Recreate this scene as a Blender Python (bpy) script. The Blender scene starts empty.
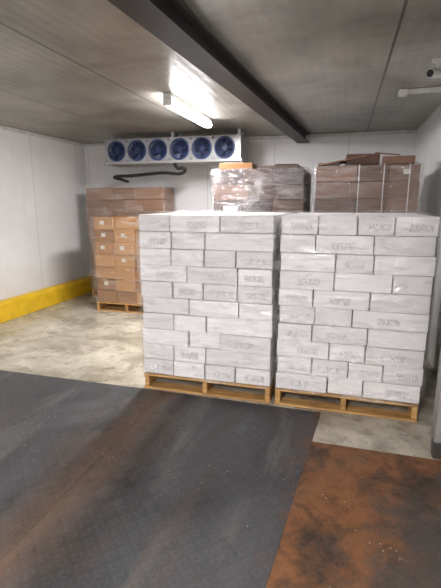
import bpy, bmesh, math, random
from mathutils import Vector, Matrix, noise
random.seed(7)
scene = bpy.context.scene
col = scene.collection
scene.view_settings.view_transform = 'Standard'
scene.view_settings.look = 'None'
scene.view_settings.exposure = 0.15

# ------------------------------------------------------------ materials
def lin(c):
    return tuple(((v/255)/12.92 if v/255 <= 0.04045 else ((v/255+0.055)/1.055)**2.4) for v in c)+(1,)
class M:
    def __init__(s, name):
        s.m = bpy.data.materials.new(name); s.m.use_nodes = True
        s.t = s.m.node_tree; s.n = s.t.nodes; s.l = s.t.links
        s.b = s.n['Principled BSDF']; s.out = s.n['Material Output']
        s.tc = s.n.new('ShaderNodeTexCoord')
    def link(s, a, b): s.l.new(a, b)
    def mapping(s, scale=(1,1,1), rot=(0,0,0), loc=(0,0,0)):
        mp = s.n.new('ShaderNodeMapping'); mp.inputs['Scale'].default_value = scale
        mp.inputs['Rotation'].default_value = rot; mp.inputs['Location'].default_value = loc
        s.link(s.tc.outputs['Object'], mp.inputs[0]); return mp.outputs[0]
    def noise(s, sc, det=4, rough=.5, vec=None, dist=0):
        n = s.n.new('ShaderNodeTexNoise'); n.inputs['Scale'].default_value = sc
        n.inputs['Detail'].default_value = det; n.inputs['Roughness'].default_value = rough
        n.inputs['Distortion'].default_value = dist
        s.link(vec if vec else s.tc.outputs['Object'], n.inputs['Vector']); return n.outputs['Fac']
    def ramp(s, fac, stops):
        r = s.n.new('ShaderNodeValToRGB'); e = r.color_ramp.elements
        while len(e) < len(stops): e.new(.5)
        for i,(p,c) in enumerate(stops):
            e[i].position = p; e[i].color = c if len(c)==4 else tuple(c)+(1,)
        s.link(fac, r.inputs[0]); return r.outputs[0]
    def mix(s, fac, a, b, mode='MIX'):
        m = s.n.new('ShaderNodeMix'); m.data_type='RGBA'; m.blend_type = mode
        for sock, v in ((m.inputs[0],fac),(m.inputs[6],a),(m.inputs[7],b)):
            if hasattr(v,'is_output'): s.link(v, sock)
            else: sock.default_value = v
        return m.outputs[2]
    def math(s, op, a, b=None, c=None):
        m = s.n.new('ShaderNodeMath'); m.operation = op
        for i,v in enumerate((a,b,c)):
            if v is None: continue
            if hasattr(v,'is_output'): s.link(v, m.inputs[i])
            else: m.inputs[i].default_value = v
        return m.outputs[0]
    def sep(s, vec=None):
        x = s.n.new('ShaderNodeSeparateXYZ'); s.link(vec if vec else s.tc.outputs['Object'], x.inputs[0]); return x.outputs
    def bump(s, h, strength=.3, dist=.01):
        b = s.n.new('ShaderNodeBump'); b.inputs['Strength'].default_value = strength
        b.inputs['Distance'].default_value = dist; s.link(h, b.inputs['Height'])
        s.link(b.outputs[0], s.b.inputs['Normal']); return b.outputs[0]
    def set(s, k, v):
        if hasattr(v,'is_output'): s.link(v, s.b.inputs[k])
        else: s.b.inputs[k].default_value = v
BLK=(0,0,0,1); WHT=(1,1,1,1)

def simple(name, rgb, rough=.6, metal=0, var=.12, sc=12):
    k = M(name); c = lin(rgb); d = tuple(v*(1-var*2) for v in c[:3])+(1,)
    k.set('Base Color', k.ramp(k.noise(sc,5,.6), [(.3,d),(.65,c)]))
    k.set('Roughness', rough); k.set('Metallic', metal)
    return k.m

def wall_mat(name, axis, rgb):
    k = M(name); o = k.sep()
    u = k.math('DIVIDE', o[axis], 1.12)
    fr = k.math('FRACT', u)
    seam = k.math('LESS_THAN', fr, .008)
    base = k.ramp(k.noise(1.3,5,.6), [(.3,lin([v*.95 for v in rgb])),(.7,lin(rgb))])
    st = k.noise(1, 5,.6, k.mapping((7,7,.7)))
    base = k.mix(k.ramp(st,[(.6,BLK),(.85,(.25,.25,.25,1))]), base, lin((160,152,138)))
    low = k.math('MULTIPLY', k.ramp(o[2],[(.25,WHT),(.75,BLK)]), k.noise(4,5,.6))
    base = k.mix(k.math('MULTIPLY', low,.45), base, lin((150,138,122)))
    base = k.mix(k.math('MULTIPLY',seam,.45), base, lin((130,126,120)))
    k.set('Base Color', base); k.set('Roughness', .42)
    k.bump(k.math('SUBTRACT', k.math('MULTIPLY',k.noise(3,2),.4), seam), .3, .005)
    return k.m

def ceiling_mat():
    k = M('ceiling_metal_panels'); o = k.sep()
    rib = k.math('SINE', k.math('MULTIPLY', o[0], 2*math.pi/.085))
    u = k.math('FRACT', k.math('DIVIDE', k.math('ADD', o[0], 2.02), 1.13))
    seam = k.math('LESS_THAN', u, .016)
    base = k.ramp(k.noise(1.3,6,.62,dist=.4), [(.3,lin((112,109,100))),(.52,lin((148,145,135))),(.75,lin((174,171,162)))])
    base = k.mix(k.ramp(k.noise(7,5,.7),[(.58,BLK),(.76,(.4,.4,.4,1))]), base, lin((102,95,86)))
    rr = k.math('MULTIPLY', k.math('ADD', rib, 1), .04)
    base = k.mix(rr, base, lin((90,84,78)))
    base = k.mix(k.math('MULTIPLY',seam,.8), base, lin((50,47,44)))
    k.set('Base Color', base)
    k.set('Roughness', .34); k.set('Metallic', .2)
    h = k.math('ADD', k.math('MULTIPLY', rib,.3), k.math('MULTIPLY',k.noise(5,4),1.0))
    h = k.math('SUBTRACT', h, k.math('MULTIPLY',seam,2))
    k.bump(h, .3, .006)
    return k.m

def concrete_mat():
    k = M('worn_concrete')
    b = k.ramp(k.noise(1.7,7,.65,dist=.5), [(.28,lin((124,117,103))),(.45,lin((174,166,149))),(.7,lin((206,199,184)))])
    b = k.mix(k.ramp(k.noise(1.0,6,.7,k.mapping((1.2,2.4,1),(0,0,.3)),dist=.6),[(.48,BLK),(.62,(.8,.8,.8,1))]), b, lin((130,120,103)))
    b = k.mix(k.ramp(k.noise(9,6,.7),[(.52,BLK),(.66,(.75,.75,.75,1))]), b, lin((116,106,90)))
    b = k.mix(k.ramp(k.noise(40,3,.6),[(.6,BLK),(.75,(.5,.5,.5,1))]), b, lin((230,224,208)))
    k.set('Base Color', b); k.set('Roughness', k.ramp(k.noise(2.5,4), [(.35,(.2,)*3),(.65,(.5,)*3)]))
    k.bump(k.noise(14,6,.7), .3, .006)
    return k.m

def plate_mat(name, rust):
    k = M(name); o = k.sep()
    def bars(rot):
        v = k.mapping((1,1,1),(0,0,rot)); s = k.sep(v)
        a = k.math('SINE', k.math('MULTIPLY', s[0], 2*math.pi/.034))
        c = k.math('SINE', k.math('MULTIPLY', s[1], 2*math.pi/.068))
        return k.math('MULTIPLY', k.math('GREATER_THAN', a,.55), k.math('GREATER_THAN', c,.1))
    tread = k.math('MAXIMUM', bars(.785), bars(-.785))
    n1 = k.noise(1.1,6,.6,dist=.8); n2 = k.noise(8,6,.7)
    if not rust:
        b = k.ramp(n1, [(.3,lin((44,44,46))),(.5,lin((62,62,65))),(.72,lin((84,84,86)))])
        sm2 = k.noise(1.3,6,.65, k.mapping((2.6,.6,1),(0,0,.5),(4.3,2.2,0)), dist=.5)
        b = k.mix(k.ramp(sm2,[(.52,BLK),(.66,(.6,.6,.6,1))]), b, lin((104,101,98)))
        dj = k.math('ABSOLUTE', k.math('ADD', k.math('ADD', o[0], 1.42), k.math('MULTIPLY', k.math('SUBTRACT', k.noise(2.2,5,.65), .5), .4)))
        nb = k.math('MULTIPLY', k.ramp(dj,[(.02,WHT),(.24,BLK)]), k.ramp(k.noise(6,6,.7),[(.3,(.35,.35,.35,1)),(.55,WHT)]))
        dk = k.ramp(dj,[(.16,BLK),(.25,(.65,.65,.65,1)),(.4,BLK)])
        b = k.mix(dk, b, lin((30,29,29)))
        b = k.mix(nb, b, lin((98,77,62)))
        sm = k.noise(1.0,7,.68, k.mapping((2.3,.6,1),(0,0,-.7),(.3,.2,0)), dist=.7)
        b = k.mix(k.ramp(sm,[(.50,BLK),(.62,(.6,.6,.6,1))]), b, lin((70,57,48)))
        b = k.mix(k.ramp(n2,[(.56,BLK),(.70,(.6,.6,.6,1))]), b, lin((32,30,30)))
        t = k.math('ADD', k.math('MULTIPLY', k.math('ADD', o[0], .36), 2.6), k.math('MULTIPLY', k.math('SUBTRACT', k.noise(5,6,.7), .5), 2.0))
        b = k.mix(k.ramp(t,[(.3,BLK),(.9,(.85,.85,.85,1))]), b, lin((94,60,36)))
        b = k.mix(k.math('MULTIPLY',tread,.07), b, lin((130,128,128)))
        rg = k.ramp(n1,[(.38,(.42,)*3),(.62,(.62,)*3)])
    else:
        b = k.ramp(k.noise(3.2,7,.7,dist=.7), [(.35,lin((54,41,32))),(.45,lin((90,60,38))),(.55,lin((122,78,44))),(.68,lin((90,68,50)))])
        t = k.math('ADD', k.math('SUBTRACT', k.math('MULTIPLY', o[0], 1.6), k.math('MULTIPLY', o[1], .8)), k.math('MULTIPLY', k.noise(2.6,6,.7), 2.6))
        b = k.mix(k.ramp(t,[(-.0,BLK),(.45,(.9,.9,.9,1))]), b, lin((64,60,57)))
        b = k.mix(k.ramp(n2,[(.54,BLK),(.70,(.6,.6,.6,1))]), b, lin((44,36,32)))
        b = k.mix(k.math('MULTIPLY',tread,.05), b, lin((150,120,90)))
        rg = k.ramp(n2,[(.35,(.5,)*3),(.65,(.75,)*3)])
    vo = k.n.new('ShaderNodeTexVoronoi'); vo.inputs['Scale'].default_value = 26
    k.link(k.tc.outputs['Object'], vo.inputs['Vector'])
    speck = k.math('MULTIPLY', k.math('LESS_THAN', vo.outputs['Distance'], .10), k.math('GREATER_THAN', k.noise(3,3),.58))
    b = k.mix(k.math('MULTIPLY',speck,.55), b, lin((205,198,188)))
    k.set('Base Color', b); k.set('Roughness', rg); k.set('Metallic', .05)
    k.bump(k.math('ADD', k.math('MULTIPLY',tread,.35), k.math('ADD', k.math('MULTIPLY',k.noise(5,5),1.0), k.math('MULTIPLY',k.noise(1.6,3),4.0))), .4, .005)
    return k.m

def carton_mat(name, rgb, dirt, dv=.5):
    k = M(name); o = k.sep()
    b = k.ramp(k.noise(2.4,5,.6), [(.3,lin([v*.96 for v in rgb])),(.65,lin(rgb))])
    b = k.mix(k.ramp(k.noise(18,5,.7),[(.57,BLK),(.75,(dv,dv,dv,1))]), b, lin(dirt))
    k.set('Base Color', b); k.set('Roughness', .6)
    k.bump(k.noise(5,3), .2, .008)
    return k.m

def label_mat(name, paper, ink, amount=.5, st=.85):
    k = M(name); o = k.sep()
    ln = k.math('GREATER_THAN', k.math('SINE', k.math('MULTIPLY', o[2], 2*math.pi/.0125)), -.3)
    tx = k.math('GREATER_THAN', k.noise(1,2,.5, k.mapping((130,130,40))), 1-amount)
    f = k.math('MULTIPLY', k.math('MULTIPLY', ln, tx), st)
    k.set('Base Color', k.mix(f, lin(paper), lin(ink))); k.set('Roughness', .5)
    return k.m

def wrap_mat(name, gloss=.22, lo=0.0, hi=.3, tint=(1,1,1,1), rough=.14, bs=.9):
    m = bpy.data.materials.new(name); m.use_nodes = True; n = m.node_tree.nodes; l = m.node_tree.links
    n.remove(n['Principled BSDF']); out = n['Material Output']
    tc = n.new('ShaderNodeTexCoord')
    mp = n.new('ShaderNodeMapping'); mp.inputs['Scale'].default_value=(2.2,2.2,9); mp.inputs['Rotation'].default_value=(.25,.5,0)
    l.new(tc.outputs['Object'], mp.inputs[0])
    ns = n.new('ShaderNodeTexNoise'); ns.inputs['Scale'].default_value=1.5; ns.inputs['Detail'].default_value=6; ns.inputs['Distortion'].default_value=1.0
    l.new(mp.outputs[0], ns.inputs['Vector'])
    bp = n.new('ShaderNodeBump'); bp.inputs['Strength'].default_value=bs; bp.inputs['Distance'].default_value=.06
    l.new(ns.outputs['Fac'], bp.inputs['Height'])
    tr = n.new('ShaderNodeBsdfTransparent'); tr.inputs[0].default_value = tint
    gl = n.new('ShaderNodeBsdfGlossy'); gl.inputs['Roughness'].default_value=rough
    l.new(bp.outputs[0], gl.inputs['Normal'])
    df = n.new('ShaderNodeBsdfDiffuse'); df.inputs[0].default_value=(.92,.92,.92,1)
    rp = n.new('ShaderNodeValToRGB'); rp.color_ramp.elements[0].position=.5; rp.color_ramp.elements[1].position=.74
    rp.color_ramp.elements[0].color=(lo,)*3+(1,); rp.color_ramp.elements[1].color=(hi,)*3+(1,)
    l.new(ns.outputs['Fac'], rp.inputs[0])
    m1 = n.new('ShaderNodeMixShader'); l.new(rp.outputs[0], m1.inputs[0]); l.new(tr.outputs[0], m1.inputs[1]); l.new(df.outputs[0], m1.inputs[2])
    m2 = n.new('ShaderNodeMixShader'); m2.inputs[0].default_value=gloss; l.new(m1.outputs[0], m2.inputs[1]); l.new(gl.outputs[0], m2.inputs[2])
    l.new(m2.outputs[0], out.inputs[0]); return m

def wood_mat():
    k = M('pallet_wood')
    g = k.noise(1,6,.7,k.mapping((3,22,40)),dist=.5)
    b = k.ramp(g,[(.3,lin((136,98,56))),(.55,lin((190,146,88))),(.75,lin((208,170,112)))])
    b = k.mix(k.ramp(k.noise(5,4),[(.5,BLK),(.72,(.6,.6,.6,1))]), b, lin((104,76,46)))
    k.set('Base Color', b); k.set('Roughness',.75); k.bump(g,.3,.004); return k.m

def emis(name, rgb, s):
    m = bpy.data.materials.new(name); m.use_nodes=True; n=m.node_tree.nodes
    b=n['Principled BSDF']; b.inputs['Base Color'].default_value=(1,1,1,1)
    b.inputs['Emission Color'].default_value=rgb+(1,); b.inputs['Emission Strength'].default_value=s
    return m

m_wallx = wall_mat('insulated_panel_x',0,(230,230,231)); m_wally = wall_mat('insulated_panel_y',1,(230,230,229))
m_ceil = ceiling_mat(); m_conc = concrete_mat()
m_plate = plate_mat('rubbery_tread_plate_dark',False); m_rust = plate_mat('tread_plate_rusty',True)
m_white = [carton_mat('white_carton_a',(241,238,238),(219,214,215),.35), carton_mat('white_carton_b',(231,228,229),(207,202,204),.35), carton_mat('white_carton_c',(248,245,245),(229,225,226),.35)]
m_brown = [carton_mat('cardboard_a',(168,120,74),(136,96,60)), carton_mat('cardboard_b',(148,104,64),(120,84,52)), carton_mat('cardboard_c',(180,134,86),(146,104,64))]
m_pale = [carton_mat('pale_cardboard_a',(132,98,74),(106,78,60)), carton_mat('pale_cardboard_b',(116,86,66),(92,68,52)), carton_mat('pale_cardboard_c',(146,110,84),(114,86,66))]
m_dark = [carton_mat('dark_cardboard_a',(86,66,60),(62,50,46)), carton_mat('dark_cardboard_b',(70,54,54),(50,41,41)), carton_mat('dark_cardboard_c',(108,80,66),(76,58,50))]
m_red = [carton_mat('red_cardboard_a',(124,90,72),(92,68,55)), carton_mat('red_cardboard_b',(106,78,64),(80,59,50)), carton_mat('red_cardboard_c',(144,108,86),(104,78,62))]
m_label = label_mat('printed_label_grey',(233,230,231),(126,121,128),.5,.75)
m_label2 = label_mat('printed_label_white',(214,210,202),(90,86,86),.42)
m_wrap = wrap_mat('stretch_wrap',.16,0,.3,rough=.09,bs=1.0); m_wrapd = wrap_mat('stretch_wrap_heavy',.15,0,.26,rough=.1,bs=1.0)
m_wood = wood_mat()
m_yel = simple('yellow_paint',(232,190,40),.45,var=.12,sc=5)
m_beam = simple('dark_steel',(36,33,31),.55,.1,.2,4)
m_beam2 = simple('grey_steel',(80,75,71),.45,.3,.2,4)
m_metal = simple('galvanised_casing',(156,156,156),.4,.3,.08,5)
m_wplas = simple('white_plastic',(205,204,200),.4)
m_jamb = simple('grey_door_frame',(140,138,136),.45,.1,.1,6)
m_blk = simple('black_rubber',(24,24,26),.5)
m_drk = simple('fan_cavity_navy',(26,34,62),.7)
m_blue = simple('blue_fan_plastic',(34,46,84),.45)
m_wire = simple('blue_guard_wire',(50,66,108),.45)
m_redp = simple('red_paint',(190,40,36),.5)
m_tube = emis('lit_tube',(1.0,.97,1.0),70)
m_strap = simple('white_strap',(220,215,210),.4)

# ------------------------------------------------------------ mesh helpers
def newobj(name, bm, mats, parent=None, smooth=False, bevel=0, seg=2):
    me = bpy.data.meshes.new(name); bm.normal_update(); bm.to_mesh(me); bm.free()
    for m in (mats if isinstance(mats,(list,tuple)) else [mats]): me.materials.append(m)
    o = bpy.data.objects.new(name, me); col.objects.link(o)
    if smooth:
        for p in me.polygons: p.use_smooth=True
    if bevel:
        b = o.modifiers.new('bevel','BEVEL'); b.width=bevel; b.segments=seg; b.limit_method='ANGLE'
    if parent: o.parent = parent
    return o
def empty(name, loc=(0,0,0)):
    e = bpy.data.objects.new(name, None); e.empty_display_size=.1; col.objects.link(e); return e
def box(bm, lo, hi, mi=0, rz=0, rx=0, ry=0):
    c = Vector([(a+b)/2 for a,b in zip(lo,hi)]); s = [b-a for a,b in zip(lo,hi)]
    mat = Matrix.Translation(c)@Matrix.Rotation(rz,4,'Z')@Matrix.Rotation(ry,4,'Y')@Matrix.Rotation(rx,4,'X')@Matrix.Diagonal((s[0],s[1],s[2],1))
    r = bmesh.ops.create_cube(bm, size=1, matrix=mat)
    fs = set(f for v in r['verts'] for f in v.link_faces)
    for f in fs: f.material_index = mi
    return r['verts']
def cyl(bm, p0, p1, r, seg=16, mi=0, r2=None, caps=True):
    p0=Vector(p0);p1=Vector(p1);d=p1-p0
    q = d.to_track_quat('Z','Y').to_matrix().to_4x4()
    res = bmesh.ops.create_cone(bm,cap_ends=caps,segments=seg,radius1=r,radius2=r if r2 is None else r2,depth=d.length,matrix=Matrix.Translation((p0+p1)/2)@q)
    for f in set(f for v in res['verts'] for f in v.link_faces): f.material_index=mi
def torus(bm, c, R, r, axis='Y', n=32, k=8, mi=0):
    c=Vector(c); rings=[]
    for i in range(n):
        a=2*math.pi*i/n; ring=[]
        for j in range(k):
            b=2*math.pi*j/k
            ring.append(bm.verts.new(c+Vector(((R+r*math.cos(b))*math.cos(a), r*math.sin(b), (R+r*math.cos(b))*math.sin(a)))))
        rings.append(ring)
    for i in range(n):
        for j in range(k):
            f=bm.faces.new((rings[i][j],rings[(i+1)%n][j],rings[(i+1)%n][(j+1)%k],rings[i][(j+1)%k])); f.material_index=mi; f.smooth=True

# ------------------------------------------------------------ room
XL,XR,YB,YF,H = -4.55,.93,7.0,-2.6,2.64
T=.12
def slab(name, lo, hi, mat):
    bm=bmesh.new(); box(bm,lo,hi); return newobj(name,bm,mat)
slab('floor',(XL-T,YF-T,-.15),(XR+T,YB+T,0),m_conc)
slab('ceiling',(XL-T,YF-T,H),(XR+T,YB+T,H+.12),m_ceil)
slab('wall_left',(XL-T,YF-T,0),(XL,YB+T,H),m_wally)
slab('wall_right',(XR,YF-T,0),(XR+T,YB+T,H),m_wally)
slab('wall_back',(XL,YB,0),(XR,YB+T,H),m_wallx)
slab('wall_front',(XL,YF-T,0),(XR,YF,H),m_wallx)
bm=bmesh.new()
prof=[(XL,0),(XL+.13,0),(XL+.13,.24),(XL+.09,.28),(XL,.28)]
a=[bm.verts.new((x,YF,z)) for x,z in prof]; b=[bm.verts.new((x,YB,z)) for x,z in prof]
bm.faces.new(a); bm.faces.new(b[::-1])
for i in range(5): bm.faces.new((a[i],b[i],b[(i+1)%5],a[(i+1)%5]))
bmesh.ops.recalc_face_normals(bm,faces=bm.faces)
newobj('baseboard_left',bm,m_yel,bevel=.008)
bm=bmesh.new(); box(bm,(XL,YF,H-.05),(XL+.03,YB,H)); newobj('trim_1',bm,m_wplas,bevel=.01)
bm=bmesh.new(); box(bm,(XL+.03,YB-.03,H-.05),(XR,YB,H)); newobj('trim_2',bm,m_wplas,bevel=.01)
bm=bmesh.new(); box(bm,(.645,2.74,.007),(XR,2.9,H)); box(bm,(.63,2.72,.007),(.67,2.76,H)); box(bm,(.628,2.715,.007),(.69,2.78,.12),1)
newobj('door_jamb',bm,[m_jamb,m_beam2],bevel=.006)
bm=bmesh.new(); box(bm,(.645,2.695,.40),(.74,2.7195,.54)); box(bm,(.66,2.688,.43),(.725,2.696,.51),1); newobj('door_push_button_box',bm,[m_redp,m_blk],bevel=.004)

# steel plates (seam between the dark and the rusty plates runs slightly askew)
PT=.006
def seamx(y): return -.128+(y-2.71)*.085
def plate(pts,mat):
    bm=bmesh.new(); lo=[bm.verts.new((x,y,0)) for x,y in pts]; hi=[bm.verts.new((x,y,PT)) for x,y in pts]
    n=len(pts); bm.faces.new(hi); bm.faces.new(lo[::-1])
    for i in range(n): bm.faces.new((lo[i],lo[(i+1)%n],hi[(i+1)%n],hi[i]))
    return newobj('steel_floor_plate',bm,mat)
a=XL+.14; g=.0015
plate([(a,1.0),(-1.422,1.0),(-1.422,3.17),(a,3.17)],m_plate)
plate([(-1.42,1.0),(seamx(1.0),1.0),(seamx(3.17),3.15),(-1.42,3.17)],m_plate)
plate([(a,-2.5),(-1.422,-2.5),(-1.422,.9985),(a,.9985)],m_plate)
plate([(-1.42,-2.5),(seamx(-2.5),-2.5),(seamx(.9985),.9985),(-1.42,.9985)],m_plate)
plate([(seamx(.3)+g,.3),(XR,.3),(XR,2.71),(seamx(2.71)+g,2.71)],m_rust)
plate([(seamx(-2.5)+g,-2.5),(XR,-2.5),(XR,.298),(seamx(.298)+g,.298)],m_rust)

# ceiling beam
bm=bmesh.new()
def beamseg(x0,x1,z0,z1,mi):
    v=[]
    y0,y1=-2.55,YB-.04
    sk=lambda x,y: x+ (y-4.3)*.068
    for (x,z) in ((x0,z0),(x1,z0),(x1,z1),(x0,z1)):
        v.append((bm.verts.new((sk(x,y0),y0,z)),bm.verts.new((sk(x,y1),y1,z))))
    for i in range(4):
        f=bm.faces.new((v[i][0],v[i][1],v[(i+1)%4][1],v[(i+1)%4][0])); f.material_index=mi
    bm.faces.new([q[0] for q in v][::-1]).material_index=mi; bm.faces.new([q[1] for q in v]).material_index=mi
beamseg(-.94,-.76,2.51,2.525,0)
beamseg(-.85,-.82,2.525,2.625,0)
beamseg(-.94,-.76,2.625,H,1)
bmesh.ops.recalc_face_normals(bm,faces=bm.faces)
newobj('ceiling_beam',bm,[m_beam,m_beam2])

# ------------------------------------------------------------ lights
def fixture(x,y0,y1,power,lit=True):
    e=empty('fluorescent_light_fixture')
    bm=bmesh.new(); box(bm,(x-.045,y0-.03,H-.045),(x+.045,y1+.03,H)); 
    box(bm,(x-.045,y0-.03,H-.115),(x+.045,y0-.005,H-.045)); box(bm,(x-.045,y1+.005,H-.115),(x+.045,y1+.03,H-.045))
    newobj('housing',bm,m_wplas,e,bevel=.008)
    bm=bmesh.new()
    for dx in (-.03,.03): cyl(bm,(x+dx,y0,H-.085),(x+dx,y1,H-.085),.024,16)
    newobj('tubes',bm,m_tube,e,smooth=True)
    L=bpy.data.lights.new('tube_light','AREA'); L.shape='RECTANGLE'; L.size=.1; L.size_y=y1-y0; L.energy=power; L.color=(1,.98,.98)
    o=bpy.data.objects.new('tube_light',L); col.objects.link(o); o.location=(x,(y0+y1)/2,H-.122); o.parent=e
    return e
fixture(-1.7,4.1,5.35,75)
fixture(-.9,-1.9,-.65,200)
fixture(-3.6,-.9,.35,12)

# ------------------------------------------------------------ pallets
def pallet(x0,x1,y0,y1,z=0.0):
    bm=bmesh.new(); j=lambda a: random.uniform(-a,a)
    for xs in (x0+.002,(x0+x1)/2-.02,x1-.042):
        box(bm,(xs,y0+.01,z+.018),(xs+.04,y1-.01,z+.118))
    n=7; D=y1-y0; 
    ws=[.135]+[.09]*(n-2)+[.135]; gap=(D-sum(ws))/(n-1); y=y0
    for w in ws:
        box(bm,(x0+j(.004),y,z+.118),(x1+j(.004),y+w,z+.138),rz=j(.004)); y+=w+gap
    for y,w in ((y0,.12),(y0+D*.27,.09),((y0+y1)/2-.05,.1),(y0+D*.68,.09),(y1-.12,.12)):
        box(bm,(x0+j(.004),y,z),(x1+j(.004),y+w,z+.018))
    return newobj('wooden_pallet',bm,m_wood,bevel=.003,seg=1)

def wrap(x0,x1,y0,y1,z0,z1,off,amp,mat,parent,seed,edge=.02):
    bm=bmesh.new(); per=[]
    N=36; r=.02
    xa,xb,ya,yb=x0-off,x1+off,y0-off,y1+off
    for i in range(N): per.append((xa+r+(xb-xa-2*r)*i/(N-1),ya))
    for i in range(N): per.append((xb,ya+r+(yb-ya-2*r)*i/(N-1)))
    for i in range(N): per.append((xb-r-(xb-xa-2*r)*i/(N-1),yb))
    for i in range(N): per.append((xa,yb-r-(yb-ya-2*r)*i/(N-1)))
    cx,cy=(xa+xb)/2,(ya+yb)/2; rows=[]; K=64
    for k in range(K):
        z=z0+(z1-z0)*k/(K-1); row=[]
        for (x,y) in per:
            p=Vector((x*3+seed,y*3,z*5+x*2)); d=(abs(noise.noise(p))+.5*abs(noise.noise(p*2.7)))*amp
            l=Vector((x-cx,y-cy,0)).normalized()
            zz=z+(abs(noise.noise(Vector((x*5,y*5,seed))))*edge*(1 if k==0 else -1) if k in(0,K-1) else 0)
            row.append(bm.verts.new((x+l.x*d,y+l.y*d,zz)))
        rows.append(row)
    # film folded inwards over the top edge
    row=[]
    for (x,y) in per:
        l=Vector((x-cx,y-cy,0)).normalized(); q=.10+.07*noise.noise(Vector((x*6,y*6,seed)))
        row.append(bm.verts.new((x-l.x*q,y-l.y*q,z1+.006+.012*abs(noise.noise(Vector((x*9,y*9,seed)))))))
    rows.append(row)
    n=len(per)
    for k in range(len(rows)-1):
        for i in range(n): bm.faces.new((rows[k][i],rows[k][(i+1)%n],rows[k+1][(i+1)%n],rows[k+1][i]))
    return newobj('stretch_wrap',bm,mat,parent,smooth=True)

def label(bm,x0,x1,y,z0,z1,mi=0):
    vs=[(x0,y,z0),(x1,y,z0),(x1,y,z1),(x0,y,z1)]
    f=bm.faces.new([bm.verts.new(v) for v in vs]); f.material_index=mi

def carton_stack(name,x0,x1,y0,y1,z0,layers,h,patterns,bands,mats,labels=None,wrapm=None,jit=.006,lab_p=.6,labmat=None,off=.012,amp=.012,straps=None,lean=0,wz0=None,bev=.005,gap=.0035):
    e=empty(name); bm=bmesh.new(); lb=bmesh.new(); W=x1-x0; J=lambda a: random.uniform(-a,a)
    last=None
    for k in range(layers):
        z=z0+k*h; 
        pat=random.choice([p for p in patterns if p is not last]); last=pat
        lx=J(.007)+lean*k
        for bi in range(bands):
            p = pat if bi%2==0 else random.choice(patterns)
            tot=sum(p); x=x0
            bd=(y1-y0)/bands; ya=y0+bi*bd
            for w in p:
                ww=w/tot*W
                if bands<=2 or bi in (0,bands-1) or x<x0+.01 or x+ww>x1-.01 or k==layers-1:
                    dy=J(jit) ; g=gap
                    yy0=ya+.003+dy+abs(J(jit)); yy1=ya+bd-.003
                    rz=J(.008)
                    box(bm,(x+g+lx,yy0,z+.0008),(x+ww-g+lx,yy1,z+h-.003+J(.0015)),random.randrange(len(mats)),rz=rz)
                    if bi==0 and labels and random.random()<lab_p:
                        if labels=='ink':
                            lw=min(ww*.6,.16); cx=x+ww*random.choice((.48,.55,.6))+lx; lz=z+h*.22
                            fy=yy0-abs(math.sin(rz))*ww/2-.0015
                            label(lb,cx-lw/2,cx+lw/2,fy,lz,lz+h*.4)
                        else:
                            lw=.07; cx=x+ww*.5+lx+J(.03); fy=yy0-abs(math.sin(rz))*ww/2-.0015
                            label(lb,cx-lw/2,cx+lw/2,fy,z+h*.42,z+h*.72)
                x+=ww
    newobj('cartons',bm,mats,e,bevel=bev)
    if labels: newobj('labels',lb,labmat,e)
    else: lb.free()
    if straps:
        sb=bmesh.new()
        for sx in straps:
            box(sb,(sx-.005,y0-.02,z0),(sx+.005,y0-.016,z0+layers*h+.004)); box(sb,(sx-.005,y0-.02,z0+layers*h+.004),(sx+.005,y1,z0+layers*h+.007))
        newobj('straps',sb,m_strap,e)
    if wrapm: wrap(x0,x1,y0,y1,(z0-.04) if wz0 is None else wz0,z0+layers*h+.01,off,amp,wrapm,e,random.random()*50)
    return e

PA=[(.26,.24,.26,.26),(.4,.26,.4),(.26,.4,.4),(.4,.4,.26),(.26,.26,.5),(.26,.26,.24,.27)]
pallet(-1.62,-.50,3.2,4.42); pallet(-.46,.61,3.2,4.42)
carton_stack('white_carton_stack',-1.625,-.50,3.21,4.42,.14,10,.1375,PA,3,m_white,'ink',m_wrap,labmat=m_label,lab_p=.5,wz0=.125,amp=.024,gap=.0045,jit=.010)
carton_stack('white_carton_stack',-.455,.625,3.21,4.42,.14,10,.1375,PA,3,m_white,'ink',m_wrap,labmat=m_label,lab_p=.7,wz0=.125,amp=.024,gap=.0045,jit=.010)

pallet(-3.56,-2.56,5.55,6.3)
carton_stack('cardboard_box_stack',-3.55,-2.57,5.56,6.28,.14,7,.181,[(1,1,1),(1,1,1.02)],2,m_brown,'paper',m_wrapd,labmat=m_label2,lab_p=.55,jit=.025,wz0=.141,amp=.02,off=.028)
pallet(-4.2,-2.85,6.42,6.95)
carton_stack('wrapped_cardboard_box_stack',-4.22,-2.80,6.46,6.92,.14,9,.191,[(1,1,1,1),(1.3,1,1.3)],1,m_pale,'paper',m_wrapd,labmat=m_label2,lab_p=.12,jit=.01,wz0=.141,amp=.04)

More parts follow.
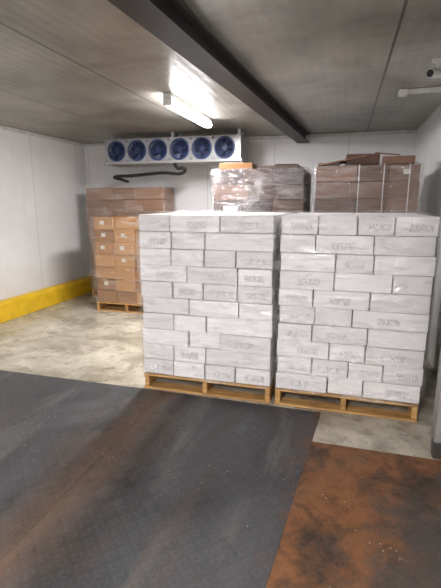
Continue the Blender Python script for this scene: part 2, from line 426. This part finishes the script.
pallet(-1.46,-.42,4.72,5.8)
e=carton_stack('wrapped_dark_carton_stack',-1.45,-.43,4.74,5.78,.14,11,.1665,[(1,1,1),(1.4,1,1)],2,m_dark,'ink',m_wrapd,labmat=m_label,lab_p=.08,jit=.02,wz0=.141,amp=.05)
bm=bmesh.new(); zt=.14+11*.1665+.003
box(bm,(-1.40,4.80,zt),(-1.02,5.2,zt+.07),2,rz=.05); box(bm,(-.97,4.86,zt),(-.5,5.3,zt+.04),0,rz=-.06); box(bm,(-1.36,4.9,zt+.072),(-1.1,5.2,zt+.09),1,rz=-.2); box(bm,(-.8,4.9,zt+.042),(-.55,5.2,zt+.056),1,rz=.2)
newobj('loose_cartons',bm,m_dark[:2]+[m_brown[1]],e,bevel=.004)
pallet(-.32,.72,4.72,5.8)
e=carton_stack('wrapped_brown_carton_stack',-.31,.71,4.74,5.78,.14,11,.168,[(1,1,1),(1.4,1,1),(1,1,1.4)],2,m_red,'paper',m_wrapd,labmat=m_label2,lab_p=.12,jit=.025,straps=(.12,.36,.6),wz0=.141,amp=.05)
bm=bmesh.new(); zt=.14+11*.168+.003
box(bm,(-.29,4.78,zt+.045),(.2,5.15,zt+.057),2,ry=-.18); box(bm,(-.02,4.84,zt+.008),(.31,5.2,zt+.115),1,rz=.04)
box(bm,(.35,4.80,zt+.008),(.66,5.1,zt+.08),0,rz=-.08); box(bm,(.28,4.86,zt+.122),(.52,5.2,zt+.133),2,rx=.1,ry=.12); box(bm,(-.3,4.8,zt+.008),(-.08,5.2,zt+.03),0)
newobj('loose_cartons',bm,m_red,e,bevel=.003)

# ------------------------------------------------------------ evaporator
ev=empty('evaporator_cooling_unit')
ex0,ex1,ey0,ey1,ez0,ez1=-3.6,-1.45,6.1,6.6,2.20,2.55
bm=bmesh.new()
fx=[ex0+.2+i*.342 for i in range(6)]; fz=(ez0+ez1)/2+.005; R=.142
box(bm,(ex0,ey0+.1,ez0+.03),(ex1,ey1,ez1)); 
box(bm,(ex0-.02,ey0-.01,ez0-.01),(ex1+.02,ey1+.01,ez0+.03),0,)
box(bm,(ex0,ey0,ez1-.02),(ex1,ey0+.1,ez1)); box(bm,(ex0,ey0,ez0+.03),(ex0+.03,ey0+.1,ez1-.02)); box(bm,(ex1-.1,ey0,ez0+.03),(ex1,ey0+.1,ez1-.02))
newobj('casing',bm,m_metal,ev,bevel=.005)
bm=bmesh.new()
def panel_with_hole(xa,xb,za,zb,cx,cz,r,y):
    n=32; inner=[];outer=[]
    for i in range(n):
        a=2*math.pi*i/n+math.pi/4; c,s=math.cos(a),math.sin(a)
        inner.append(bm.verts.new((cx+r*c,y,cz+r*s)))
        tx=((xb-cx) if c>0 else (cx-xa))/max(abs(c),1e-6); tz=((zb-cz) if s>0 else (cz-za))/max(abs(s),1e-6); t=min(tx,tz)
        outer.append(bm.verts.new((cx+t*c,y,cz+t*s)))
    for i in range(n): bm.faces.new((inner[i],inner[(i+1)%n],outer[(i+1)%n],outer[i]))
for x in fx: panel_with_hole(x-.171,x+.171,ez0+.03,ez1-.02,x,fz,R,ey0+.004)
newobj('front_panel',bm,m_metal,ev)
bm=bmesh.new()
for x in fx:
    torus(bm,(x,ey0-.004,fz),R,.012,mi=0)
    for rr in (.125,.095,.065,.035): torus(bm,(x,ey0-.014,fz),rr,.0022,n=28,k=4,mi=0)
    for a in range(6):
        t=a*math.pi/3; cyl(bm,(x+.03*math.cos(t),ey0-.012,fz+.03*math.sin(t)),(x+R*math.cos(t),ey0-.01,fz+R*math.sin(t)),.003,6,0)
    cyl(bm,(x,ey0+.07,fz),(x,ey0+.01,fz),.045,20,1)
    cyl(bm,(x,ey0+.097,fz),(x,ey0+.09,fz),R,32,2)
    for a in range(5):
        t=a*2*math.pi/5+x*3
        vs=[]
        for (rr,dt,dy) in ((.04,-.25,.03),(.132,-.38,.03),(.137,.0,.05),(.132,.38,.07),(.04,.35,.07)):
            vs.append(bm.verts.new((x+rr*math.cos(t+dt),ey0+dy,fz+rr*math.sin(t+dt))))
        bm.faces.new(vs).material_index=1
newobj('fans',bm,[m_wire,m_blue,m_drk],ev)
bm=bmesh.new()
for x in (ex0+.06,(ex0+ex1)/2,ex1-.06):
    box(bm,(x-.02,ey0+.12,ez1),(x+.02,ey0+.16,H)); box(bm,(x-.02,ey1-.1,ez1),(x+.02,ey1-.06,H))
newobj('hangers',bm,m_metal,ev)
def tube(name,pts,r,mat,parent=None):
    c=bpy.data.curves.new(name,'CURVE'); c.dimensions='3D'; c.bevel_depth=r; c.bevel_resolution=4; c.use_fill_caps=True
    s=c.splines.new('BEZIER'); s.bezier_points.add(len(pts)-1)
    for b,p in zip(s.bezier_points,pts): b.co=p; b.handle_left_type=b.handle_right_type='AUTO'
    o=bpy.data.objects.new(name,c); c.materials.append(mat); col.objects.link(o)
    if parent:o.parent=parent
    return o
tube('drain_hose',[(-2.5,6.2,2.195),(-2.46,6.2,2.13),(-2.33,6.2,2.10),(-2.36,6.22,2.06),(-2.7,6.22,2.06),(-3.2,6.25,2.03),(-3.55,6.3,2.02),(-3.7,6.8,2.0),(-3.7,6.985,1.98)],.024,m_blk,ev)

# ------------------------------------------------------------ ceiling bits
sc=empty('security_camera')
bm=bmesh.new(); cyl(bm,(.60,3.72,H),(.60,3.72,H-.02),.045,20); cyl(bm,(.60,3.72,H-.02),(.60,3.72,H-.075),.012,10)
cyl(bm,(.64,3.78,H-.085),(.54,3.64,H-.115),.032,20); newobj('body',bm,m_wplas,sc,bevel=.003)
bm=bmesh.new(); cyl(bm,(.541,3.641,H-.1147),(.536,3.634,H-.116),.025,20); newobj('lens',bm,m_blk,sc)
bm=bmesh.new(); box(bm,(.46,4.55,H-.035),(.93,4.62,H-.001)); box(bm,(.42,4.53,H-.05),(.50,4.64,H-.001)); newobj('cable_trunking',bm,m_wplas,bevel=.005)

# ------------------------------------------------------------ camera
cd=bpy.data.cameras.new('camera'); cam=bpy.data.objects.new('camera',cd); col.objects.link(cam)
cam.location=(0,0,1.6); cam.rotation_euler=(math.radians(78),0,math.radians(16))
cd.sensor_fit='VERTICAL'; cd.sensor_height=24; cd.lens=24*425/588; cd.clip_start=.02
scene.camera=cam
w=bpy.data.worlds.new('world'); scene.world=w; w.use_nodes=True
w.node_tree.nodes['Background'].inputs[0].default_value=(.5,.5,.55,1); w.node_tree.nodes['Background'].inputs[1].default_value=.2
